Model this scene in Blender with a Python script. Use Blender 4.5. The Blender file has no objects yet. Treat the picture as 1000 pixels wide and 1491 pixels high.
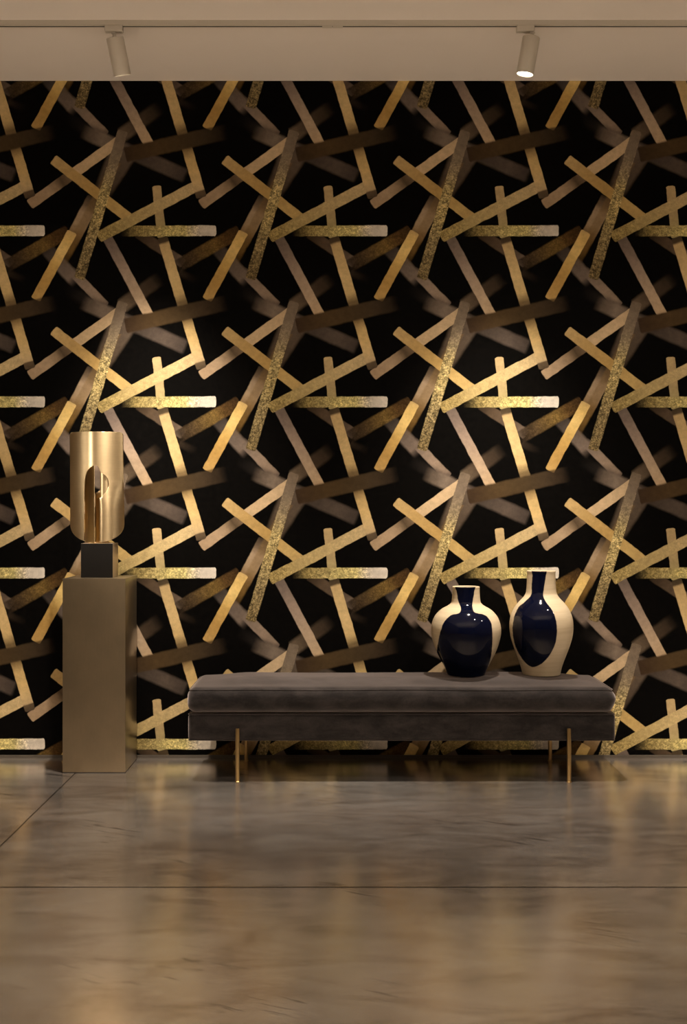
import bpy, bmesh, math, random
from mathutils import Vector, Matrix

# ------------------------------------------------------------------ camera, world, lights, exposure
S = bpy.context.scene
COL = S.collection
CAM_Z = 1.34          # eye height
F = 1496.0            # focal length in pixels of the 1000 px wide frame
WALL_Y = 5.60         # papered wall
CEIL_Z = 3.69
ROOM_X = 4.2
ROOM_Y0 = -3.6

cam_d = bpy.data.cameras.new('camera')
cam_d.sensor_fit = 'HORIZONTAL'
cam_d.sensor_width = 36.0
cam_d.lens = F / 1000.0 * 36.0
cam_d.clip_start = 0.05
cam = bpy.data.objects.new('camera', cam_d)
COL.objects.link(cam)
cam.location = (0, 0, CAM_Z)
cam.rotation_euler = (math.pi / 2, 0, 0)
S.camera = cam

S.view_settings.view_transform = 'Standard'
S.view_settings.look = 'None'
S.view_settings.gamma = 1.0
S.view_settings.exposure = 0.0
try:
    S.view_settings.use_curve_mapping = False
except Exception:
    pass

S.cycles.sample_clamp_indirect = 6.0

W = bpy.data.worlds.new('world')
S.world = W
W.use_nodes = True
W.node_tree.nodes['Background'].inputs[0].default_value = (1.0, 0.8, 0.6, 1)
W.node_tree.nodes['Background'].inputs[1].default_value = 0.02

WARM = (1.0, 0.855, 0.705)
TRACK_POWER = 660.0     # watts of each wall-side track spot
TRACK_CONE = 54
HALL_POWER = 280.0      # watts of each downlight over the hall floor
WALL_FILL_POWER = 110.0       # watts of each added wall fill
CEIL_FILL_POWER = 98.0      # watts of the added ceiling fill
ADDED_ACCENT_POWER = 200.0     # watts of the narrow accents added on the sculpture


def spot(name, loc, target, power, cone, blend=1.0, radius=0.03, color=WARM):
    d = bpy.data.lights.new(name, 'SPOT')
    d.energy = power
    d.color = color
    d.spot_size = math.radians(cone)
    d.spot_blend = blend
    d.shadow_soft_size = radius
    o = bpy.data.objects.new(name, d)
    COL.objects.link(o)
    o.location = loc
    o.rotation_euler = (Vector(target) - Vector(loc)).to_track_quat('-Z', 'Y').to_euler()
    return o


# the two lamps in view (their heads are built below around these axes) ...
HEADS = [  # top of head, lower rim
    (Vector((-1.0976, 4.930, 3.619)), Vector((-1.0745, 4.998, 3.464))),
    (Vector((0.9014, 4.930, 3.619)), Vector((0.8740, 4.952, 3.449))),
]
for (a, b), gain in zip(HEADS, (0.95, 0.95)):
    ax = (b - a).normalized()
    p = b + ax * 0.012
    spot('track_spot_light', p, p + Vector((ax.x * 0.3, 0.11, -1)), TRACK_POWER * gain, TRACK_CONE)
# ... neighbours added outside the frame on the same track, for wider coverage ...
for x, gain in ((-3.06, 1.0), (2.86, 1.3)):
    spot('track_spot_light', (x, 4.97, 3.45), (x, 5.08, 2.45), TRACK_POWER * gain, TRACK_CONE)
# ... and the hall's own downlights
for x in (-2.0, 0.0, 2.0):
    for y in (3.35, 1.6, -0.6):
        spot('hall_downlight', (x, y, 3.6), (x, y, 0), HALL_POWER * (1.35 if y > 3 else 1.0), 56, 0.9, 0.05)
for x, tx in ((-0.2, -1.9), (1.9, 0.0), (3.7, 1.7)):  # added fill spots, unseen, to even out the light down the wall
    spot('added_wall_fill', (x, 3.6, 3.6), (tx, WALL_Y, 0.9), WALL_FILL_POWER, 66, 1.0, 0.06)
# added area light, out of view, that brightens the ceiling
cd = bpy.data.lights.new('added_ceiling_fill', 'AREA')
cd.shape = 'RECTANGLE'
cd.size, cd.size_y = 7.0, 3.0
cd.energy = CEIL_FILL_POWER
cd.color = WARM
ceil_fill = bpy.data.objects.new('added_ceiling_fill', cd)
COL.objects.link(ceil_fill)
ceil_fill.location = (0, 0.2, 2.75)
ceil_fill.rotation_euler = (math.radians(180), 0, 0)
spot('added_accent_light', (-3.3, 1.8, 3.55), (-1.28, 5.38, 1.52), ADDED_ACCENT_POWER * 2.6, 8, 0.6, 0.16)  # added accents, unseen, placed for the bright stripes on the brass
spot('added_accent_light', (-3.8, 3.3, 3.3), (-1.28, 5.38, 1.52), ADDED_ACCENT_POWER * 1.1, 10, 0.6, 0.35)
spot('added_accent_light', (0.25, 1.6, 3.55), (-1.28, 5.38, 1.52), ADDED_ACCENT_POWER * 0.2, 8, 0.6, 0.12)


# ------------------------------------------------------------------ helpers
def lin1(c):
    c /= 255.0
    return c / 12.92 if c <= 0.04045 else ((c + 0.055) / 1.055) ** 2.4


def lin(r, g, b):
    return (lin1(r), lin1(g), lin1(b))


def paper(r, g, b, gain=0.95):
    """printed colour seen under the warm lamps -> the colour of the print itself"""
    l = lin(r, g, b)
    return tuple(min(0.9, v / w * gain) for v, w in zip(l, (1.0, 0.85, 0.68)))


def bm_obj(name, bm, mat=None, parent=None, smooth=True):
    me = bpy.data.meshes.new(name)
    bmesh.ops.recalc_face_normals(bm, faces=bm.faces)
    bm.to_mesh(me)
    bm.free()
    o = bpy.data.objects.new(name, me)
    COL.objects.link(o)
    if mat is not None:
        for m in (mat if isinstance(mat, (list, tuple)) else [mat]):
            me.materials.append(m)
    if smooth:
        for p in me.polygons:
            p.use_smooth = True
    if parent is not None:
        o.parent = parent
        o.matrix_parent_inverse = Matrix.Translation(-parent.location)
    return o


def flat_edges(o, deg=35):
    """sharp edges stay sharp"""
    me = o.data
    bm = bmesh.new()
    bm.from_mesh(me)
    for e in bm.edges:
        if len(e.link_faces) == 2 and e.calc_face_angle(0) > math.radians(deg):
            e.smooth = False
    bm.to_mesh(me)
    bm.free()
    return o


def empty(name, loc, label, cat, group=None):
    o = bpy.data.objects.new(name, None)
    COL.objects.link(o)
    o.location = loc
    o.empty_display_size = 0.1
    return tag(o, label, cat, group)


def tag(o, label, cat, group=None):
    o['label'] = label
    o['category'] = cat
    if group:
        o['group'] = group
    return o


def structure(o):
    o['kind'] = 'structure'
    return o


def add_box(bm, x0, x1, y0, y1, z0, z1, bevel=0.0, seg=2):
    vs = [bm.verts.new(c) for c in ((x0, y0, z0), (x1, y0, z0), (x1, y1, z0), (x0, y1, z0),
                                    (x0, y0, z1), (x1, y0, z1), (x1, y1, z1), (x0, y1, z1))]
    fs = [bm.faces.new([vs[i] for i in f]) for f in
          ((3, 2, 1, 0), (4, 5, 6, 7), (0, 1, 5, 4), (1, 2, 6, 5), (2, 3, 7, 6), (3, 0, 4, 7))]
    if bevel > 0:
        es = list({e for f in fs for e in f.edges})
        bmesh.ops.bevel(bm, geom=es, offset=bevel, segments=seg, profile=0.6, affect='EDGES')
    return bm


def box_obj(name, dims, mat, parent=None, bevel=0.0, seg=2):
    bm = bmesh.new()
    add_box(bm, *dims, bevel=bevel, seg=seg)
    o = bm_obj(name, bm, mat, parent, smooth=bevel > 0)
    return flat_edges(o, 50) if bevel > 0 else o


def add_lathe(bm, prof, n=48, mat=Matrix.Identity(4), cap0=True, cap1=True):
    """profile of (r, z) turned about the local Z axis"""
    rings = []
    for r, z in prof:
        rings.append([bm.verts.new(mat @ Vector((r * math.cos(2 * math.pi * k / n),
                                                 r * math.sin(2 * math.pi * k / n), z))) for k in range(n)])
    for a, b in zip(rings, rings[1:]):
        for k in range(n):
            bm.faces.new((a[k], a[(k + 1) % n], b[(k + 1) % n], b[k]))
    if cap0:
        bm.faces.new(rings[0][::-1])
    if cap1:
        bm.faces.new(rings[-1])
    return rings


def axis_matrix(a, b):
    d = (b - a).normalized()
    return Matrix.Translation(a) @ d.to_track_quat('Z', 'Y').to_matrix().to_4x4()


def add_tube(bm, pts, r, n=8, closed=False):
    pts = [Vector(p) for p in pts]
    rings = []
    m = len(pts)
    for i, p in enumerate(pts):
        q0 = pts[(i - 1) % m] if (closed or i > 0) else p
        q1 = pts[(i + 1) % m] if (closed or i < m - 1) else p
        t = (q1 - q0).normalized()
        up = Vector((0, 0, 1)) if abs(t.z) < 0.9 else Vector((0, 1, 0))
        u = t.cross(up).normalized()
        v = u.cross(t)
        rings.append([bm.verts.new(p + r * (math.cos(2 * math.pi * k / n) * u + math.sin(2 * math.pi * k / n) * v))
                      for k in range(n)])
    pairs = list(zip(rings, rings[1:])) + ([(rings[-1], rings[0])] if closed else [])
    for a, b in pairs:
        for k in range(n):
            bm.faces.new((a[k], a[(k + 1) % n], b[(k + 1) % n], b[k]))
    if not closed:
        bm.faces.new(rings[0][::-1])
        bm.faces.new(rings[-1])


def smoothstep(a, b, x):
    t = max(0.0, min(1.0, (x - a) / (b - a)))
    return t * t * (3 - 2 * t)


def interp(tab, x):
    """Catmull-Rom through a table of (x, y)"""
    if x <= tab[0][0]:
        return tab[0][1]
    if x >= tab[-1][0]:
        return tab[-1][1]
    for i in range(len(tab) - 1):
        x0, y0 = tab[i]
        x1, y1 = tab[i + 1]
        if x0 <= x <= x1:
            h = x1 - x0
            t = (x - x0) / h
            m0 = (y1 - tab[i - 1][1]) / (x1 - tab[i - 1][0]) if i > 0 else (y1 - y0) / h
            m1 = (tab[i + 2][1] - y0) / (tab[i + 2][0] - x0) if i + 2 < len(tab) else (y1 - y0) / h
            return ((2 * t ** 3 - 3 * t ** 2 + 1) * y0 + (t ** 3 - 2 * t ** 2 + t) * h * m0
                    + (-2 * t ** 3 + 3 * t ** 2) * y1 + (t ** 3 - t ** 2) * h * m1)


# ------------------------------------------------------------------ materials
class NT:
    """short hand for building a node tree"""

    def __init__(self, name):
        self.m = bpy.data.materials.new(name)
        self.m.use_nodes = True
        self.t = self.m.node_tree
        self.b = self.t.nodes['Principled BSDF']

    def n(self, typ, **kw):
        nd = self.t.nodes.new(typ)
        for k, v in kw.items():
            setattr(nd, k, v)
        return nd

    def link(self, a, b):
        self.t.links.new(a, b)

    def put(self, sock, v):
        if isinstance(v, bpy.types.NodeSocket):
            self.link(v, sock)
        elif isinstance(v, (tuple, list)) and len(v) == 3 and sock.type == 'RGBA':
            sock.default_value = (*v, 1)
        else:
            sock.default_value = v

    def math(self, op, a, b=0.0, c=0.0, clamp=False):
        nd = self.n('ShaderNodeMath', operation=op, use_clamp=clamp)
        for s, v in zip(nd.inputs, (a, b, c)):
            self.put(s, v)
        return nd.outputs[0]

    def vmath(self, op, a, b=(0, 0, 0), c=(0, 0, 0)):
        nd = self.n('ShaderNodeVectorMath', operation=op)
        for s, v in zip(nd.inputs[:3], (a, b, c)):
            self.put(s, v)
        return nd.outputs['Value'] if op in ('DOT_PRODUCT', 'LENGTH', 'DISTANCE') else nd.outputs['Vector']

    def maprange(self, v, a, b, c=0.0, d=1.0, clamp=True, interp='LINEAR'):
        nd = self.n('ShaderNodeMapRange', clamp=clamp, interpolation_type=interp)
        for k, x in zip(('Value', 'From Min', 'From Max', 'To Min', 'To Max'), (v, a, b, c, d)):
            self.put(nd.inputs[k], x)
        return nd.outputs[0]

    def mix(self, fac, a, b, blend='MIX'):
        nd = self.n('ShaderNodeMix', data_type='RGBA', blend_type=blend)
        self.put(nd.inputs[0], fac)
        self.put(nd.inputs[6], a)
        self.put(nd.inputs[7], b)
        return nd.outputs[2]

    def ramp(self, fac, stops):
        nd = self.n('ShaderNodeValToRGB')
        cr = nd.color_ramp
        stops = sorted(stops, key=lambda s: s[0])
        while len(cr.elements) < len(stops):
            cr.elements.new(0.5)
        for e, s in zip(cr.elements, stops):
            e.position = s[0]
        for e, s in zip(cr.elements, stops):
            c = s[1]
            e.color = (*c, s[2] if len(s) > 2 else 1.0)
        self.put(nd.inputs[0], fac)
        return nd.outputs['Color'], nd.outputs['Alpha']

    def noise(self, vec, scale, detail=4, rough=0.55, distort=0.0):
        nd = self.n('ShaderNodeTexNoise')
        self.put(nd.inputs['Vector'], vec)
        nd.inputs['Scale'].default_value = scale
        nd.inputs['Detail'].default_value = detail
        nd.inputs['Roughness'].default_value = rough
        nd.inputs['Distortion'].default_value = distort
        return nd.outputs['Fac'], nd.outputs['Color']

    def bump(self, h, strength=0.2, dist=0.01):
        nd = self.n('ShaderNodeBump')
        nd.inputs['Strength'].default_value = strength
        nd.inputs['Distance'].default_value = dist
        self.put(nd.inputs['Height'], h)
        self.link(nd.outputs[0], self.b.inputs['Normal'])

    def set(self, **kw):
        for k, v in kw.items():
            self.put(self.b.inputs[k.replace('_', ' ')], v)
        return self

    def obj(self):
        return self.n('ShaderNodeTexCoord').outputs['Object']


def mat_plain(name, rgb, rough=0.5, metal=0.0, var=0.08, scale=9.0, spec=0.5, bump=0.0):
    t = NT(name)
    co = t.obj()
    f, _ = t.noise(co, scale, 5)
    c = t.mix(f, tuple(v * (1 - var) for v in rgb), tuple(min(1, v * (1 + var)) for v in rgb))
    t.set(Base_Color=c, Roughness=rough, Metallic=metal)
    t.b.inputs['Specular IOR Level'].default_value = spec
    if bump:
        f2, _ = t.noise(co, scale * 12, 4)
        t.bump(f2, bump, 0.002)
    return t.m


def mat_brushed(name, rgb, rough=0.35, stretch=(1, 1, 60), aniso=0.0, rot=0.0, var=0.12, blotch=0.15):
    """brushed metal: fine lines stretched along one axis, soft tarnish blotches"""
    t = NT(name)
    co = t.obj()
    st = t.vmath('MULTIPLY', co, stretch)
    f, _ = t.noise(st, 14.0, 5, 0.6)
    g, _ = t.noise(co, 5.0, 4, 0.6)
    c1 = t.mix(f, tuple(v * (1 - var) for v in rgb), tuple(min(1, v * (1 + var)) for v in rgb))
    c2 = t.mix(t.maprange(g, 0.35, 0.7, 0, blotch), c1, tuple(v * 0.45 for v in rgb))
    t.set(Base_Color=c2, Metallic=1.0, Roughness=t.math('ADD', t.math('MULTIPLY', f, 0.10), rough - 0.05))
    if aniso:
        t.b.inputs['Anisotropic'].default_value = aniso
        t.b.inputs['Anisotropic Rotation'].default_value = rot
        tg = t.n('ShaderNodeTangent', direction_type='RADIAL', axis='Z')
        t.link(tg.outputs[0], t.b.inputs['Tangent'])
    t.bump(f, 0.04, 0.001)
    return t.m


M_WHITE = mat_plain('white_powder_coat', (0.62, 0.57, 0.48), 0.45, var=0.03)
M_DARKSLOT = mat_plain('dark_slot', (0.03, 0.025, 0.02), 0.6)
M_CEIL = mat_plain('ceiling_paint', (0.80, 0.74, 0.67), 0.9, var=0.02, scale=3, spec=0.2, bump=0.03)
M_WALLPAINT = mat_plain('warm_wall_paint', (0.26, 0.225, 0.185), 0.9, var=0.03, scale=3, spec=0.2)
M_BLACKSTONE = mat_plain('black_block', (0.008, 0.007, 0.006), 0.6, var=0.25, scale=25, spec=0.2)
M_BLOCK_LIT = mat_brushed('block_lit_faces', (0.62, 0.52, 0.42), 0.45)  # paler copy for the block: light on side and top put into colour
M_BRASS = mat_brushed('brushed_brass', (0.78, 0.61, 0.36), 0.30, stretch=(1, 1, 45), aniso=0.8, rot=0.25, blotch=0.3)
M_LEG = mat_brushed('leg_brass', (0.52, 0.37, 0.17), 0.30, stretch=(40, 40, 1), blotch=0.2)
M_BRONZE = mat_brushed('pedestal_bronze', (0.235, 0.185, 0.115), 0.45, stretch=(22, 22, 1), blotch=0.35)
M_BRONZE.node_tree.nodes['Principled BSDF'].inputs['Coat Weight'].default_value = 1.0
M_BRONZE.node_tree.nodes['Principled BSDF'].inputs['Coat Roughness'].default_value = 0.3
M_BASEBOARD = mat_plain('dark_skirting', (0.07, 0.058, 0.045), 0.5)

# glowing lens of a lamp
t = NT('lamp_lens')
t.set(Base_Color=(0.9, 0.85, 0.75))
t.b.inputs['Emission Color'].default_value = (1.0, 0.86, 0.66, 1)
t.b.inputs['Emission Strength'].default_value = 14.0
M_LENS = t.m

# grey velvet
t = NT('grey_velvet')
co = t.obj()
f1, _ = t.noise(t.vmath('MULTIPLY', co, (1.0, 1.6, 2.2)), 7.0, 6, 0.65, 0.4)
f2, _ = t.noise(co, 90.0, 3, 0.7)
f = t.math('ADD', t.math('MULTIPLY', f1, 0.8), t.math('MULTIPLY', f2, 0.2))
c = t.mix(t.maprange(f, 0.40, 0.62), (0.0045, 0.0039, 0.0039), (0.025, 0.0215, 0.021))
t.set(Base_Color=c, Roughness=0.95)
t.b.inputs['Specular IOR Level'].default_value = 0.15
t.b.inputs['Sheen Weight'].default_value = 0.85
t.b.inputs['Sheen Roughness'].default_value = 0.45
t.b.inputs['Sheen Tint'].default_value = (0.8, 0.7, 0.68, 1)
t.bump(f2, 0.25, 0.002)
M_VELVET = t.m


# polished concrete floor
def floor_material():
    t = NT('polished_concrete')
    co = t.obj()
    big, _ = t.noise(co, 0.9, 6, 0.62, 0.6)
    streak, _ = t.noise(t.vmath('MULTIPLY', co, (1.0, 3.2, 1.0)), 2.6, 6, 0.65, 0.9)
    fine, _ = t.noise(t.vmath('MULTIPLY', co, (1.0, 2.0, 1.0)), 38.0, 4, 0.7)
    k = t.math('ADD', t.math('ADD', t.math('MULTIPLY', big, 0.42), t.math('MULTIPLY', streak, 0.43)),
               t.math('MULTIPLY', fine, 0.15))
    c, _ = t.ramp(k, [(0.38, (0.47, 0.405, 0.345)), (0.46, (0.67, 0.605, 0.54)), (0.53, (0.79, 0.735, 0.675)), (0.62, (0.88, 0.84, 0.79))])
    rust, _ = t.noise(t.vmath('ADD', co, (7.3, 2.1, 0)), 1.7, 5, 0.7, 0.8)
    c = t.mix(t.maprange(rust, 0.5, 0.68, 0.0, 0.35), c, (0.56, 0.44, 0.345))
    # dark trowel scuffs, short slanted dashes
    rot = t.n('ShaderNodeVectorRotate', rotation_type='Z_AXIS')
    t.put(rot.inputs['Vector'], co)
    rot.inputs['Angle'].default_value = math.radians(24)
    sc, _ = t.noise(t.vmath('MULTIPLY', rot.outputs[0], (3.0, 26.0, 1.0)), 1.5, 3, 0.6, 0.5)
    gate, _ = t.noise(co, 1.3, 2, 0.5)
    dash = t.math('MULTIPLY', t.maprange(sc, 0.60, 0.68), t.maprange(gate, 0.50, 0.62))
    c = t.mix(t.math('MULTIPLY', dash, 0.75), c, (0.07, 0.05, 0.036))
    # saw-cut joints
    sep = t.n('ShaderNodeSeparateXYZ')
    t.put(sep.inputs[0], co)
    j = t.math('ABSOLUTE', t.math('SUBTRACT', sep.outputs['Y'], 3.669))
    j2 = t.math('ABSOLUTE', t.math('SUBTRACT', sep.outputs['X'], -1.376))
    joint = t.maprange(t.math('MINIMUM', j, t.math('ADD', j2, 0.0012)), 0.0032, 0.0062, 1.0, 0.0)
    c = t.mix(t.math('MULTIPLY', joint, 0.9), c, (0.03, 0.022, 0.016))
    rr = t.math('ADD', t.maprange(streak, 0.3, 0.7, 0.20, 0.25), t.math('MULTIPLY', fine, 0.015))
    t.set(Base_Color=c, Roughness=rr)
    t.b.inputs['IOR'].default_value = 2.4
    t.b.inputs['Metallic'].default_value = 0.92
    h = t.math('SUBTRACT', t.math('MULTIPLY', fine, 0.15), joint)
    t.bump(h, 0.06, 0.003)
    return t.m


M_FLOOR = floor_material()


# ------------------------------------------------------------------ wallpaper: crossed gold brush strokes on black, 249 px repeat
def wallpaper_material():
    t = NT('brush_stroke_wallpaper')
    co = t.obj()
    k = F / WALL_Y
    # wall metres -> sheet units (one repeat = 249 units), v runs down the wall
    sx = k * 249.0 / 249.35
    sz = k * 249.0 / 249.1
    sep = t.n('ShaderNodeSeparateXYZ')
    t.put(sep.inputs[0], co)
    u = t.math('MULTIPLY_ADD', sep.outputs['X'], sx, 375.0 + (500 - 375.0) * 249.0 / 249.35)
    v = t.math('MULTIPLY_ADD', sep.outputs['Z'], -sz, 545.0 + (745.5 - 545.0) * 249.0 / 249.1 + CAM_Z * sz)
    cmb = t.n('ShaderNodeCombineXYZ')
    t.put(cmb.inputs[0], u)
    t.put(cmb.inputs[1], v)
    P0 = cmb.outputs[0]
    _, wob = t.noise(P0, 0.07, 3, 0.55)
    P = t.vmath('MULTIPLY_ADD', t.vmath('SUBTRACT', wob, (0.5, 0.5, 0.5)), (2.2, 2.2, 0), P0)
    mott, _ = t.noise(P0, 0.13, 5, 0.65)
    grain, _ = t.noise(P0, 0.9, 2, 0.6)
    tone = t.math('ADD', t.maprange(mott, 0.3, 0.7, 0.84, 1.13), t.maprange(grain, 0.3, 0.7, -0.05, 0.05))
    vor = t.n('ShaderNodeTexVoronoi')
    t.put(vor.inputs['Vector'], P0)
    vor.inputs['Scale'].default_value = 0.62
    speck = t.n('ShaderNodeSeparateColor')
    t.put(speck.inputs[0], vor.outputs['Color'])
    vor2 = t.n('ShaderNodeTexVoronoi')
    t.put(vor2.inputs['Vector'], P0)
    vor2.inputs['Scale'].default_value = 0.3
    speck2 = t.n('ShaderNodeSeparateColor')
    t.put(speck2.inputs[0], vor2.outputs['Color'])
    fleck = t.math('ADD', t.math('MULTIPLY', t.math('POWER', speck.outputs[0], 1.8), 0.75), t.math('MULTIPLY', t.math('POWER', speck2.outputs[0], 3.0), 0.45))
    glit = t.math('ADD', t.math('MULTIPLY', fleck, 2.0), t.maprange(mott, 0.3, 0.7, 0.10, 0.5))

    col = [t.mix(t.maprange(mott, 0.35, 0.7), (0.0016, 0.0014, 0.0012), (0.0032, 0.0028, 0.0024))]
    WR = (124.5, 124.5, 1.0)

    def stroke(x0, y0, x1, y1, w, soft, stops, glitter=0.0, crisp0=True, crisp1=True, taper=0.0):
        """x, y, w, soft in quarter pixels of the tile whose corner is at (250, 420); stops = (position, sRGB, alpha)"""
        a = Vector((x0 / 4 + 250, y0 / 4 + 420))
        b = Vector((x1 / 4 + 250, y1 / 4 + 420))
        c = (a + b) / 2
        L = (b - a).length
        d = (b - a) / L
        m = 8.0 / L / 2
        dd = t.vmath('WRAP', t.vmath('SUBTRACT', P, (c.x, c.y, 0)), WR, tuple(-q for q in WR))
        s = t.vmath('DOT_PRODUCT', dd, (d.x, d.y, 0))
        tt = t.math('ABSOLUTE', t.vmath('DOT_PRODUCT', dd, (-d.y, d.x, 0)))
        if taper:
            tt = t.math('MULTIPLY_ADD', s, taper, tt)
        hw, sf = w / 8, soft / 4
        if crisp0 or crisp1:
            over = t.math('MAXIMUM', t.math('SUBTRACT', t.math('ABSOLUTE', s), L / 2 - 1.4), 0.0)
            tt = t.math('MULTIPLY_ADD', t.math('MULTIPLY', over, over), 0.6, tt)
        edge = t.maprange(tt, hw + sf / 2, hw - sf / 2, interp='SMOOTHSTEP')
        sn = t.maprange(s, -L / 2 - 4, L / 2 + 4)
        lo = 4 / (L + 8)
        e = 1.0 / (L + 8)
        st = []
        pos = lambda q: lo + q * (1 - 2 * lo)
        full = [(pos(q), paper(*rgb), al) for q, rgb, al in stops]
        if crisp0:
            st += [(lo - e, full[0][1], 0.0)]
        if crisp1:
            full += [(1 - lo + e, full[-1][1], 0.0)]
        st += full
        rc, ra = t.ramp(sn, st)
        al = t.math('MULTIPLY', edge, ra)
        rc = t.mix(1.0, rc, tone, 'MULTIPLY')
        if glitter:
            rc = t.mix(glitter, rc, t.mix(1.0, rc, glit, 'MULTIPLY'))
        col[0] = t.mix(al, col[0], rc)

    # faint strokes far back
    stroke(215, 705, 452, 968, 78, 20, [(0, (58, 48, 40), 0), (0.25, (66, 55, 45), 0.8), (0.6, (104, 86, 70), 1), (0.85, (122, 100, 80), 0.9), (1, (60, 50, 42), 0)], crisp1=False)
    stroke(405, 885, 612, 1098, 54, 8, [(0, (116, 95, 77), 0), (0.2, (124, 102, 82), 1), (0.6, (150, 122, 95), 1), (0.9, (136, 110, 86), 1), (1, (112, 90, 72), 0.9)], crisp0=False)
    stroke(380, 0, 700, 175, 60, 40, [(0, (40, 33, 27), 0), (0.5, (56, 46, 37), 0.7), (1, (70, 57, 45), 0.8)])
    stroke(470, 78, 1085, 345, 80, 22, [(0, (86, 68, 52), 0.0), (0.07, (100, 82, 64), 0.8), (0.2, (128, 106, 84), 1), (0.38, (86, 70, 55), 1), (0.55, (70, 57, 45), 1), (0.8, (92, 75, 60), 0.95), (0.97, (76, 62, 50), 0.85), (1, (60, 50, 40), 0)], crisp0=False, crisp1=False)
    stroke(705, 105, 935, -65, 78, 26, [(0, (104, 84, 62), 1), (0.35, (78, 60, 42), 1), (0.8, (60, 46, 32), 0.85), (1, (45, 34, 24), 0)], crisp1=False)
    stroke(735, 165, 575, 470, 128, 26, [(0, (98, 80, 62), 0.9), (0.4, (92, 74, 56), 0.95), (0.75, (84, 66, 48), 0.9), (1, (60, 48, 36), 0.6)], taper=0.10)
    stroke(800, 675, 1065, 850, 60, 10, [(0, (64, 48, 32), 0.6), (0.3, (86, 66, 46), 1), (0.8, (96, 76, 58), 1), (0.97, (120, 98, 76), 1), (1, (110, 90, 70), 1)])
    stroke(10, 880, 395, 662, 74, 14, [(0, (40, 30, 20), 0.0), (0.12, (52, 38, 24), 0.9), (0.3, (74, 55, 32), 1), (0.62, (112, 84, 40), 1), (0.78, (84, 58, 28), 1), (1, (62, 42, 22), 0.9)], glitter=0.35, crisp0=False)
    stroke(45, 905, 150, 950, 36, 26, [(0, (58, 44, 30), 0.7), (1, (48, 36, 26), 0)], crisp1=False)
    # long gold stroke in two tones, with its darker flank
    stroke(405, 738, 545, 470, 84, 8, [(0, (120, 88, 48), 0.0), (0.2, (134, 100, 60), 0.9), (0.4, (168, 136, 98), 1), (0.65, (172, 140, 104), 1), (0.8, (118, 94, 68), 1), (1, (64, 50, 36), 0.9)])
    stroke(352, 862, 458, 665, 52, 16, [(0, (110, 78, 36), 0), (0.5, (120, 86, 40), 0.9), (1, (128, 96, 54), 0.5)], crisp0=False, crisp1=False)
    stroke(205, 1060, 418, 668, 58, 5, [(0, (186, 142, 78), 1), (0.25, (180, 134, 68), 1), (0.5, (202, 156, 82), 1), (0.72, (234, 190, 110), 1), (0.88, (226, 180, 100), 1), (1, (206, 164, 98), 1)])
    # pinkish stroke falling away lower right
    stroke(612, 680, 866, 1158, 58, 6, [(0, (104, 86, 70), 1), (0.18, (122, 100, 82), 1), (0.45, (160, 131, 104), 1), (0.8, (186, 152, 114), 1), (1, (192, 154, 110), 1)])
    # light stroke rising right, and the gold one crossing it
    stroke(172, 508, 690, 138, 60, 5, [(0, (170, 136, 98), 1), (0.2, (178, 144, 106), 1), (0.29, (150, 120, 86), 1), (0.36, (88, 68, 46), 1), (0.44, (120, 94, 66), 1), (0.47, (204, 166, 118), 1), (0.75, (208, 170, 122), 1), (1, (196, 160, 116), 1)])
    stroke(308, 245, 765, 600, 60, 5, [(0, (198, 158, 98), 1), (0.25, (190, 148, 86), 1), (0.55, (184, 142, 78), 1), (0.8, (198, 158, 92), 1), (1, (186, 148, 88), 1)])
    # upper end of the tall bar, glitter bar lying across
    stroke(908, 402, 938, 700, 50, 5, [(0, (196, 160, 106), 1), (0.4, (182, 148, 98), 1), (1, (172, 146, 92), 1)])
    stroke(700, 662, 1252, 660, 62, 6, [(0, (58, 46, 24), 0.0), (0.07, (76, 62, 34), 0.9), (0.16, (136, 112, 62), 1), (0.35, (170, 144, 86), 1), (0.5, (196, 170, 100), 1), (0.68, (198, 174, 106), 1), (0.76, (208, 184, 140), 1), (0.84, (212, 190, 160), 1), (1, (222, 200, 168), 1)], glitter=0.55, crisp0=False)
    stroke(1140, 659, 1252, 660, 60, 6, [(0, (206, 184, 150), 0), (0.3, (212, 190, 160), 0.9), (1, (224, 202, 172), 1)], crisp0=False)
    stroke(908, 402, 936, 655, 50, 5, [(0, (196, 160, 106), 1), (0.5, (184, 150, 100), 1), (0.85, (178, 150, 96), 0.9), (1, (172, 146, 92), 0.0)], crisp1=False)
    # diagonal tan stroke with a glittery foot
    stroke(572, 698, 1135, 402, 64, 5, [(0, (152, 124, 70), 1), (0.2, (170, 140, 84), 1), (0.4, (186, 154, 96), 1), (0.8, (202, 168, 112), 1), (1, (196, 162, 110), 1)], glitter=0.12)
    stroke(572, 698, 740, 610, 64, 5, [(0, (152, 124, 70), 1), (0.5, (160, 132, 76), 0.8), (1, (180, 150, 90), 0)], glitter=0.5, crisp1=False)
    # tall bar, lower part, darkened at its foot where it laps the diagonal
    stroke(942, 700, 1170, 1462, 60, 5, [(0, (70, 55, 36), 1), (0.035, (84, 66, 44), 1), (0.05, (196, 158, 102), 1), (0.3, (214, 174, 112), 1), (0.42, (206, 166, 104), 1), (0.49, (120, 94, 58), 1), (0.62, (110, 84, 50), 1), (0.70, (200, 160, 98), 1), (0.80, (214, 172, 106), 1), (0.90, (208, 170, 112), 1), (0.945, (196, 160, 110), 1), (0.955, (104, 82, 56), 0.95), (1, (84, 66, 46), 0.95)])
    # dark brown band
    stroke(728, 218, 1320, 82, 88, 16, [(0, (62, 44, 28), 1), (0.3, (80, 59, 34), 1), (0.55, (72, 54, 32), 1), (0.75, (66, 50, 32), 0.98), (0.92, (54, 40, 26), 0.7), (1, (40, 30, 20), 0)], crisp1=False)
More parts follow.
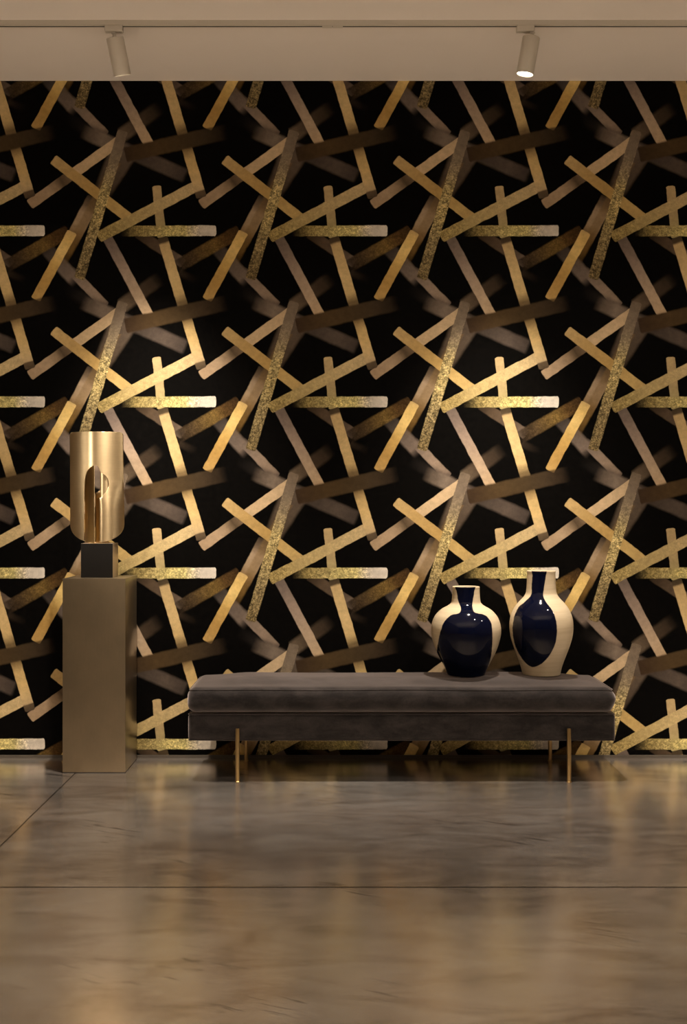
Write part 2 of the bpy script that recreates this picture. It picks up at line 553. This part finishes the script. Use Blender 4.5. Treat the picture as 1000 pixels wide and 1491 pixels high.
    # glitter stroke on top
    stroke(712, 84, 458, 940, 60, 6, [(0, (124, 102, 76), 1), (0.1, (132, 110, 84), 1), (0.25, (150, 126, 90), 1), (0.4, (176, 148, 92), 1), (0.55, (172, 144, 88), 1), (0.75, (138, 114, 72), 1), (1, (112, 90, 54), 1)], glitter=0.85)

    stroke(713, 80, 612, 420, 58, 8, [(0, (118, 97, 74), 0.95), (0.3, (128, 106, 82), 0.95), (0.65, (138, 115, 84), 0.6), (1, (150, 126, 86), 0)], crisp1=False)
    t.set(Base_Color=col[0], Roughness=0.75)
    t.b.inputs['Specular IOR Level'].default_value = 0.03
    wv, _ = t.noise(P0, 1.6, 2, 0.6)
    t.bump(wv, 0.05, 0.001)
    return t.m


M_PAPER = wallpaper_material()

# ------------------------------------------------------------------ setting
structure(box_obj('floor', (-ROOM_X, ROOM_X, ROOM_Y0, WALL_Y + 0.12, -0.12, 0.0), M_FLOOR))
structure(box_obj('ceiling', (-ROOM_X, ROOM_X, ROOM_Y0, WALL_Y + 0.12, CEIL_Z, CEIL_Z + 0.12), M_CEIL))
structure(box_obj('wall_back', (-ROOM_X, ROOM_X, WALL_Y, WALL_Y + 0.12, 0.0, CEIL_Z), M_PAPER))
structure(box_obj('wall_left', (-ROOM_X - 0.12, -ROOM_X, ROOM_Y0, WALL_Y + 0.12, 0.0, CEIL_Z), M_WALLPAINT))
structure(box_obj('wall_right', (ROOM_X, ROOM_X + 0.12, ROOM_Y0, WALL_Y + 0.12, 0.0, CEIL_Z), M_WALLPAINT))
structure(box_obj('wall_front', (-ROOM_X, ROOM_X, ROOM_Y0 - 0.12, ROOM_Y0, 0.0, CEIL_Z), M_WALLPAINT))
structure(box_obj('baseboard_back', (-ROOM_X, ROOM_X, WALL_Y - 0.008, WALL_Y, 0.0, 0.016), M_BASEBOARD))

# ------------------------------------------------------------------ track on the ceiling
track = empty('lighting_track', (0, 4.922, CEIL_Z), 'long white lighting track running across the ceiling in front of the papered wall', 'lighting track')
RY0, RY1, RZ = 4.907, 4.939, CEIL_Z - 0.022
bm = bmesh.new()
add_box(bm, -ROOM_X, ROOM_X, RY0, RY0 + 0.016, RZ, CEIL_Z)
add_box(bm, -ROOM_X, ROOM_X, RY0 + 0.026, RY1, RZ, CEIL_Z)
add_box(bm, -ROOM_X, ROOM_X, RY0 + 0.016, RY0 + 0.026, CEIL_Z - 0.006, CEIL_Z)
bm_obj('rail', bm, M_WHITE, track, smooth=False)
bm = bmesh.new()
add_box(bm, -ROOM_X, ROOM_X, RY0 + 0.0162, RY0 + 0.0258, RZ + 0.0004, CEIL_Z - 0.007)
s = bm_obj('slot', bm, M_DARKSLOT, track, smooth=False)
s['label'] = 'dark slot along the underside'
jx0, jx1 = (469 - 500) / 303.4, (499 - 500) / 303.4
bm = bmesh.new()
jm = (jx0 + jx1) / 2
add_box(bm, jx0, jm - 0.0012, RY0 - 0.001, RY1 + 0.001, RZ - 0.0025, RZ + 0.012, 0.0006, 1)
add_box(bm, jm + 0.0012, jx1, RY0 - 0.001, RY1 + 0.001, RZ - 0.0025, RZ + 0.012, 0.0006, 1)
bm_obj('joint_cover', bm, M_WHITE, track, smooth=False)


def track_lamp(top, rim, adapter_px, label, sunk=0.0):
    x0, x1 = [(p - 500) / 303.4 for p in adapter_px]
    root = empty('track_spotlight', ((x0 + x1) / 2, 4.923, RZ), label, 'spotlight', 'spotlights on the ceiling track')
    bm = bmesh.new()
    add_box(bm, x0, x1, RY0 + 0.0005, RY1 - 0.0005, RZ - 0.029, RZ - 0.0002, 0.004, 3)
    flat_edges(bm_obj('adapter', bm, M_WHITE, root), 50)
    ax = (rim - top).normalized()
    bm = bmesh.new()
    p0 = Vector((top.x - ax.x * 0.02, 4.923, RZ - 0.028))
    add_lathe(bm, [(0.013, 0), (0.013, 0.008), (0.009, 0.010), (0.009, (top - p0).length + 0.004)], 24, axis_matrix(p0, top))
    flat_edges(bm_obj('stem', bm, M_WHITE, root), 40)
    L = (rim - top).length
    R = 0.0415
    bm = bmesh.new()
    prof = [(0.0, 0.0), (R - 0.006, 0.0), (R - 0.002, 0.0012), (R, 0.004), (R, L - 0.001), (R - 0.0008, L), (R - 0.0025, L),
            (R - 0.003, L - 0.001), (R - 0.003, L - 0.012 - sunk)]
    add_lathe(bm, prof[1:], 48, axis_matrix(top, rim), cap0=True, cap1=False)
    flat_edges(bm_obj('housing', bm, M_WHITE, root), 40)
    bm = bmesh.new()
    add_lathe(bm, [(R - 0.0032, L - 0.010 - sunk), (R - 0.0032, L - 0.0055 - sunk), (R - 0.008, L - 0.0045 - sunk), (0.004, L - 0.0035 - sunk)], 40, axis_matrix(top, rim))
    l = bm_obj('lens', bm, M_LENS, root)
    l['label'] = 'glowing lens'
    return root


track_lamp(*HEADS[0], (153.5, 179.5), 'white cylinder spotlight on the left of the track, leaning right, its lens turned away', 0.03)
track_lamp(*HEADS[1], (751.5, 777), 'white cylinder spotlight on the right of the track, leaning left, its lens glowing white')

# ------------------------------------------------------------------ pedestal
PX0, PX1, PY0, PY1, PZ = -1.442, -1.1195, 5.275, 5.565, 0.998
ped = box_obj('pedestal', (PX0, PX1, PY0, PY1, 0.004, PZ), M_BRONZE, None, 0.0018, 2)
tag(ped, 'tall square bronze pedestal standing against the wall under the brass sculpture', 'pedestal')
bm = bmesh.new()
add_box(bm, PX0 + 0.004, PX1 - 0.004, PY0 + 0.004, PY1 - 0.004, 0.0, 0.005)
pl = bm_obj('plinth_foot', bm, M_DARKSLOT, ped, smooth=False)

# ------------------------------------------------------------------ sculpture
BX0, BX1, BY0, BY1, BZ1 = -1.3685, -1.2025, 5.355, 5.485, PZ + 0.178
scu = empty('sculpture', ((BX0 + BX1) / 2, (BY0 + BY1) / 2, PZ), 'folded brushed brass sheet sculpture with an eye-shaped opening, on a black block', 'sculpture')
bm = bmesh.new()
add_box(bm, BX0, BX1, BY0, BY1, PZ + 0.0004, BZ1, 0.0012, 2)
blk = bm_obj('base_block', bm, [M_BLACKSTONE, M_BLOCK_LIT], scu, smooth=False)
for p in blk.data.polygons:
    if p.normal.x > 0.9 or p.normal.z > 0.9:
        p.material_index = 1  # faces that catch the light get the paler colour
blk['label'] = 'black block, the light on its side and top put into paler colour'

SY = 5.42                      # depth of the sheet
PPM = F / SY


def sx_(px):
    return (px - 500) / PPM


def sz_(py):
    return CAM_Z + (745.5 - py) / PPM


def sheet(name, left, right, y0, y1, depth, mat, nu=60, nv=90, thick=0.0022):
    """thin bent sheet: left(v)/right(v) give its edges in x for a height v, depth(x, v) how far it comes forward (pixels)"""
    bm = bmesh.new()
    grid = []
    for j in range(nv + 1):
        q = j / nv
        q = 0.5 - 0.5 * math.cos(math.pi * q)          # denser near the rounded ends
        v = y0 + (y1 - y0) * q
        a, b = left(v), right(v)
        grid.append([bm.verts.new((sx_(a + (b - a) * i / nu), SY - depth(a + (b - a) * i / nu, v) / PPM, sz_(v))) for i in range(nu + 1)])
    for j in range(nv):
        for i in range(nu):
            bm.faces.new((grid[j][i], grid[j + 1][i], grid[j + 1][i + 1], grid[j][i + 1]))
    o = bm_obj(name, bm, mat, scu)
    md = o.modifiers.new('thickness', 'SOLIDIFY')
    md.thickness = thick
    md.offset = 0
    return o


TOP, BOT = 629.5, 789.5


def out_left(v):
    x = 102.0
    if v < TOP + 5:
        d = TOP + 5 - v
        x += 5 - math.sqrt(max(0, 25 - d * d))
    if v > 760:
        d = (v - 760) / (BOT - 760)
        x += 40 * (1 - math.sqrt(max(0, 1 - d ** 2.6)))
    return x + (v - TOP) * 0.008


def out_right(v):
    x = 179.5
    if v < TOP + 5:
        d = TOP + 5 - v
        x -= 5 - math.sqrt(max(0, 25 - d * d))
    if v > 760:
        d = (v - 760) / (BOT - 760)
        x -= 36 * (1 - math.sqrt(max(0, 1 - d ** 2.6)))
    return x + (v - TOP) * 0.008


def hump(x, c, w):
    return math.exp(-((x - c) / w) ** 2)


def d_top(x):
    # gently bowed sheet with a soft ridge at 134 and a weaker one at 160
    return 14 - 14 * ((x - 140) / 40) ** 2 + 1.0 * hump(x, 140, 14)


def depth_left(x, v):
    return d_top(x) * 1.0


def depth_right(x, v):
    k = smoothstep(690, 745, v)
    low = 15 - 0.022 * (x - 153) ** 2 - 3 * hump(x, 143, 4)
    return d_top(x) * (1 - k) + low * k


HOLE_L = [(678, 143.0), (679.5, 138.5), (682, 134.5), (686, 131), (692, 128.3), (700, 126.8), (712, 126.2), (735, 126.0), (790, 125.5)]
HOLE_R = [(678, 143.0), (679.5, 145.6), (682, 147.2), (686, 148.6), (689, 150.5), (692, 155.0), (696, 158.5), (702, 160.6), (709, 160.5), (714, 158.5), (719, 155), (724, 150.5), (726, 143.2), (790, 143.0)]

sheet('upper_sheet', out_left, out_right, TOP, 678.0, lambda x, v: depth_left(x, v), M_BRASS, 80, 40)
sheet('left_leaf', out_left, lambda v: max(interp(HOLE_L, v), out_left(v) + 1), 678.0, BOT, depth_left, M_BRASS, 50, 90)
sheet('right_leaf', lambda v: min(interp(HOLE_R, v), out_right(v) - 1), out_right, 678.0, BOT, depth_right, M_BRASS, 60, 110)
# rolled inner strip: leaves the back of the left leaf and comes forward to the slit
sheet('inner_roll', lambda v: 124.0, lambda v: 142.4, 679.0, BOT + 0.5,
      lambda x, v: 4.0 + 17 * smoothstep(122, 146, x) ** 1.4 - 2.0 * hump(x, 124, 5), M_BRASS, 30, 40)
# tab curled back behind the right edge of the opening
sheet('curled_tab', lambda v: 148.6, lambda v: 164, 684.0, 728.0,
      lambda x, v: 2 + 9 * math.sqrt(max(0, 1 - ((x - 153) / 12) ** 2)), M_BRASS, 24, 24)
sheet('back_sheet', lambda v: 138, lambda v: 158, 717.0, BOT + 0.5, lambda x, v: -2.0, M_BRASS, 6, 8)
bm = bmesh.new()
add_box(bm, sx_(131), sx_(160), SY - 0.045, SY + 0.02, BZ1 - 0.0002, BZ1 + 0.004, 0.001, 1)
bm_obj('foot_plate', bm, M_BRASS, scu, smooth=False)

# ------------------------------------------------------------------ bench
bench = empty('bench', (0.2885, 5.31, 0), 'long low grey velvet bench with slim brass legs in front of the papered wall', 'bench')


def padded(name, x0, x1, y0, y1, z0, z1, r, mat, parent, shape=None, nx=110, nr=8, n_top=26):
    """upholstered block: rounded cross-section lofted along x with rounded ends; shape(x, y, z, nz) may push points"""
    bm = bmesh.new()
    xs = []
    for k in range(nr + 1):
        xs.append(x0 + r * (1 - math.cos(math.pi / 2 * k / nr)))
    m0, m1 = x0 + r, x1 - r
    xs += [m0 + (m1 - m0) * k / nx for k in range(1, nx)]
    for k in range(nr, -1, -1):
        xs.append(x1 - r * (1 - math.cos(math.pi / 2 * k / nr)))
    rings = []
    for x in xs:
        dx = min(x - x0, x1 - x)
        ins = 0.0 if dx >= r else r - math.sqrt(max(0.0, r * r - (r - dx) ** 2))
        a0, a1, b0, b1 = y0 + ins, y1 - ins, z0 + ins, z1 - ins
        rr = max(r - ins, 0.0005)
        ring = []

        def arc(cy, cz, s):
            for k in range(nr + 1):
                an = s + math.pi / 2 * k / nr
                ring.append((cy + rr * math.cos(an), cz + rr * math.sin(an)))

        def line(p, q, n):
            for k in range(1, n):
                ring.append((p[0] + (q[0] - p[0]) * k / n, p[1] + (q[1] - p[1]) * k / n))
        arc(a0 + rr, b0 + rr, math.pi)            # bottom front
        line((a0 + rr, b0), (a1 - rr, b0), 6)
        arc(a1 - rr, b0 + rr, 1.5 * math.pi)      # bottom back
        line((a1, b0 + rr), (a1, b1 - rr), 5)
        arc(a1 - rr, b1 - rr, 0)                  # top back
        line((a1 - rr, b1), (a0 + rr, b1), n_top)
        arc(a0 + rr, b1 - rr, 0.5 * math.pi)      # top front
        line((a0, b1 - rr), (a0, b0 + rr), 8)
        rings.append([bm.verts.new(shape(x, y, z) if shape else (x, y, z)) for y, z in ring])
    for a, b in zip(rings, rings[1:]):
        n = len(a)
        for k in range(n):
            bm.faces.new((a[k], a[(k + 1) % n], b[(k + 1) % n], b[k]))
    bm.faces.new(rings[0])
    bm.faces.new(rings[-1][::-1])
    return bm_obj(name, bm, mat, parent)


CX0, CX1, CY0, CY1, CZ0, CZ1 = -0.778, 1.352, 5.098, 5.545, 0.340, 0.462
rnd = random.Random(4)
WV = [(rnd.uniform(2, 9), rnd.uniform(4, 16), rnd.uniform(0, 6.28), rnd.uniform(0.0003, 0.0010)) for _ in range(7)]


def wave(x, y):
    return sum(a * math.sin(kx * x + ky * y + ph) for kx, ky, ph, a in WV)


def cushion_z(x, y, z):
    top = smoothstep(CZ0 + 0.03, CZ1, z)
    ex = smoothstep(0, 0.30, min(x - CX0, CX1 - x))
    ey = smoothstep(0.0, 0.22, y - CY0) * smoothstep(-0.01, 0.10, CY1 - y)
    dz = top * (0.004 + 0.024 * ex * ey + wave(x, y) * (0.4 + 0.6 * ex))
    return z + dz


def cushion_shape(x, y, z):
    mid = math.sin(math.pi * max(0, min(1, (z - CZ0) / (CZ1 - CZ0))))
    bulge = 0.006 * mid
    yy = y - bulge if y < (CY0 + CY1) / 2 else y
    xx = x
    if x > CX1 - 0.10:   # soft pinch at the right end
        xx = x - 0.006 * math.sin((z - CZ0) * 70) * smoothstep(CX1 - 0.10, CX1, x)
    if x < CX0 + 0.05:
        xx = x + 0.004 * (1 - mid)
    return (xx, yy + 0.35 * wave(x * 1.3, z * 4), cushion_z(x, y, z))


cush = padded('seat_cushion', CX0, CX1, CY0, CY1, CZ0, CZ1, 0.040, M_VELVET, bench, cushion_shape)
base = padded('base', -0.774, 1.354, 5.110, 5.520, 0.201, 0.334, 0.018, M_VELVET, bench,
              lambda x, y, z: (x, y + 0.5 * wave(x * 0.9, z * 5), z + (0.5 * wave(x * 2, y) if z > 0.3 else 0)))


def loop_pts(x0, x1, y0, y1, r, zf, n=60):
    pts = []
    for cx, cy, s in ((x0 + r, y0 + r, math.pi), (x1 - r, y0 + r, 1.5 * math.pi), (x1 - r, y1 - r, 0), (x0 + r, y1 - r, 0.5 * math.pi)):
        arc = [(cx + r * math.cos(s + math.pi / 2 * k / 6), cy + r * math.sin(s + math.pi / 2 * k / 6)) for k in range(7)]
        if pts:
            px, py = pts[-1]
            qx, qy = arc[0]
            m = n if abs(qx - px) > abs(qy - py) else 12
            pts += [(px + (qx - px) * k / m, py + (qy - py) * k / m) for k in range(1, m)]
        pts += arc
    return [Vector((x, y, zf(x, y))) for x, y in pts]


# piping along the seams
bm = bmesh.new()
add_tube(bm, [Vector((p.x, p.y + 0.35 * wave(p.x * 1.3, p.z * 4), p.z)) for p in
              loop_pts(CX0 + 0.010, CX1 - 0.010, CY0 + 0.0085, CY1 - 0.010, 0.03, lambda x, y: cushion_z(x, y, CZ1 - 0.0115))], 0.0022, 8, True)
bm_obj('piping', bm, M_VELVET, cush)
bm = bmesh.new()
add_tube(bm, loop_pts(-0.771, 1.351, 5.113, 5.517, 0.012, lambda x, y: 0.3325), 0.0026, 8, True)
add_tube(bm, loop_pts(-0.771, 1.351, 5.113, 5.517, 0.012, lambda x, y: 0.2045), 0.0026, 8, True)
bm_obj('piping', bm, M_VELVET, base)

for lx, ly, ztop in ((-0.5255, 5.0975, 0.266), (1.1185, 5.0975, 0.266), (-0.524, 5.533, 0.262), (1.112, 5.533, 0.262)):
    bm = bmesh.new()
    add_lathe(bm, [(0.0075, 0.0), (0.0088, 0.002), (0.0092, 0.006), (0.0105, 0.012), (0.0108, 0.17), (0.0095, ztop - 0.004), (0.0085, ztop)], 20,
              Matrix.Translation((lx, ly, 0)))
    leg = flat_edges(bm_obj('leg', bm, M_LEG, bench), 40)
    bm = bmesh.new()
    add_lathe(bm, [(0.0125, 0.0), (0.0125, 0.004), (0.011, 0.0055)], 20, Matrix.Translation((lx, ly, 0.0)))
    ft = flat_edges(bm_obj('foot', bm, M_LEG, leg), 40)
    ft.matrix_parent_inverse = Matrix.Identity(4)


# ------------------------------------------------------------------ vases
def poly_sd(poly, x, y):
    """signed distance to a polygon, negative inside"""
    d = 1e9
    inside = False
    n = len(poly)
    for i in range(n):
        x0, y0 = poly[i]
        x1, y1 = poly[(i + 1) % n]
        ex, ey = x1 - x0, y1 - y0
        wx, wy = x - x0, y - y0
        tq = max(0, min(1, (wx * ex + wy * ey) / (ex * ex + ey * ey + 1e-12)))
        d = min(d, math.hypot(wx - tq * ex, wy - tq * ey))
        if (y0 > y) != (y1 > y) and x < x0 + (y - y0) / (y1 - y0) * ex:
            inside = not inside
    return -d if inside else d


def smooth_poly(pts, n=6):
    out = []
    m = len(pts)
    for i in range(m):
        p0, p1, p2, p3 = (Vector(pts[(i + k - 1) % m]) for k in range(4))
        for k in range(n):
            s = k / n
            out.append(tuple(0.5 * ((2 * p1) + (p2 - p0) * s + (2 * p0 - 5 * p1 + 4 * p2 - p3) * s * s + (3 * p1 - p0 - 3 * p2 + p3) * s ** 3)))
    return out


def vase_material(name):
    t = NT(name)
    at = t.n('ShaderNodeAttribute', attribute_name='glaze')
    co = t.obj()
    nf, _ = t.noise(co, 45.0, 3, 0.6)
    sd = t.math('ADD', at.outputs['Fac'], t.math('MULTIPLY', t.math('SUBTRACT', nf, 0.5), 1.4))
    m = t.maprange(sd, 0.35, -0.35)
    rings, _ = t.noise(t.vmath('MULTIPLY', co, (1.5, 1.5, 26)), 2.2, 4, 0.6)
    cream = t.mix(t.maprange(rings, 0.3, 0.7), (0.50, 0.405, 0.27), (0.60, 0.50, 0.345))
    c = t.mix(m, cream, (0.0018, 0.0030, 0.0125))
    t.set(Base_Color=c, Roughness=t.maprange(m, 0, 1, 0.42, 0.07))
    t.b.inputs['Specular IOR Level'].default_value = 0.27
    t.bump(t.math('ADD', t.math('MULTIPLY', rings, 0.25), t.math('MULTIPLY', m, 0.8)), 0.12, 0.002)
    return t.m


M_VASE = vase_material('cream_and_navy_glaze')


def vase(name, cx_px, base_py, y_c, prof_px, polys, label):
    """prof_px: (image row, radius px); polys: navy patches in (px from the axis, image row)"""
    ppm = F / y_c
    z_of = lambda py: CAM_Z + (745.5 - py) * y_c / F
    x_c = (cx_px - 500) / ppm
    rows = sorted(prof_px)
    rim_py, bot_py = rows[0][0], rows[-1][0]
    n, nv = 160, 200
    outer = []
    for k in range(nv + 1):
        py = bot_py + (rim_py - bot_py) * k / nv
        outer.append((interp(rows, py) / ppm, py))
    bm = bmesh.new()
    lay = bm.verts.layers.float.new('glaze')
    z_base = max(BENCH_TOP(x_c + q * math.cos(k), y_c + q * math.sin(k)) for k in range(13) for q in (0, 0.03, 0.06, 0.095)) + 0.0002
    z_img = z_of(bot_py)
    rings = []

    def ring(r, z, py, glaze):
        vs = []
        for k in range(n):
            an = 2 * math.pi * k / n
            vv = bm.verts.new((x_c + r * math.cos(an), y_c + r * math.sin(an), z))
            if glaze and math.sin(an) < 0.25:
                vv[lay] = min(poly_sd(p, r * math.cos(an) * ppm, py) for p in polys) + max(0, math.sin(an)) * 200
            else:
                vv[lay] = 30.0
            vs.append(vv)
        rings.append(vs)
    z_rim = z_of(rim_py)
    conv = lambda py: z_base + (z_rim - z_base) * (py - bot_py) / (rim_py - bot_py)
    r0 = outer[0][0]
    ring(r0 - 0.006, z_base, bot_py, True)
    ring(r0 - 0.0015, z_base + 0.001, bot_py - 0.3, True)
    for r, py in outer[1:]:
        ring(r, conv(py), py, True)
    rr = outer[-1][0]
    ring(rr - 0.0015, z_rim + 0.002, rim_py, True)
    ring(rr - 0.005, z_rim + 0.002, rim_py, True)
    ring(rr - 0.007, z_rim, rim_py, False)
    for r, py in list(reversed(outer))[2:-4:3]:
        ring(max(0.01, r - 0.008), conv(py), py, False)
    ring(r0 - 0.02, z_base + 0.01, bot_py, False)
    for a, b in zip(rings, rings[1:]):
        for k in range(n):
            bm.faces.new((a[k], a[(k + 1) % n], b[(k + 1) % n], b[k]))
    bm.faces.new(rings[0][::-1])
    bm.faces.new(rings[-1])
    o = bm_obj(name, bm, M_VASE)
    # the object's own origin sits at its foot
    o.data.transform(Matrix.Translation((-x_c, -y_c, -z_base)))
    o.location = (x_c, y_c, z_base)
    return tag(o, label, 'vase', 'cream and navy vases on the bench')


def BENCH_TOP(x, y):
    return cushion_z(x, y, CZ1)


V1 = [(854.5, 19.8), (858, 19.6), (866, 19.9), (874, 20.6), (879, 22), (883, 26.5), (888, 35), (894, 41.5), (901, 46.3), (910, 49.4), (919, 50.6),
      (929, 49.9), (940, 47.2), (948, 44.6), (956, 41.3), (964, 37.4), (971, 33.8), (979, 30), (984.5, 27.8), (987, 27.2)]
V2 = [(831.5, 20.8), (836, 20.4), (850, 20.8), (860, 21.4), (866, 22.8), (872, 26.8), (879, 33.2), (886, 38.4), (894, 42.4), (902, 44.7), (912, 45.8),
      (922, 45.4), (932, 43.8), (945, 40), (955, 36.4), (966, 32.4), (976, 29.2), (983, 27.7), (986, 27.2)]
P1 = [smooth_poly([(-15.8, 848), (10.2, 848), (9.6, 862), (7.2, 876), (6.2, 885), (9, 890), (20, 892.5), (27, 897), (31.5, 906), (33, 922), (33.2, 940), (32.6, 960),
                   (30, 976), (26, 992), (-34, 992), (-37, 976), (-42, 958), (-43.2, 942), (-42, 930), (-40, 918), (-35, 904), (-25, 894), (-14, 890.5),
                   (-10.5, 884), (-13, 874), (-14.8, 862)])]
P2 = [smooth_poly([(-15.2, 826), (2.8, 826), (2.2, 842), (-0.6, 858), (-1.4, 868), (1.5, 876), (7.5, 885), (11.8, 896), (13.8, 910), (13.6, 924), (11, 938), (5, 952), (-3, 963), (-12, 970),
                   (-20, 971), (-29, 963), (-37, 949), (-42.3, 932), (-43.8, 915), (-41.8, 899), (-35.5, 885), (-25.5, 875), (-17.5, 866), (-16.4, 852), (-15.4, 838)])]
vase('vase', 678.3, 987, 5.375, V1, P1, 'shorter, broader cream vase with a navy front, left of the pair on the bench')
vase('vase', 787.8, 986, 5.375, V2, P2, 'taller slim-necked cream vase with a navy oval patch, right of the pair on the bench')
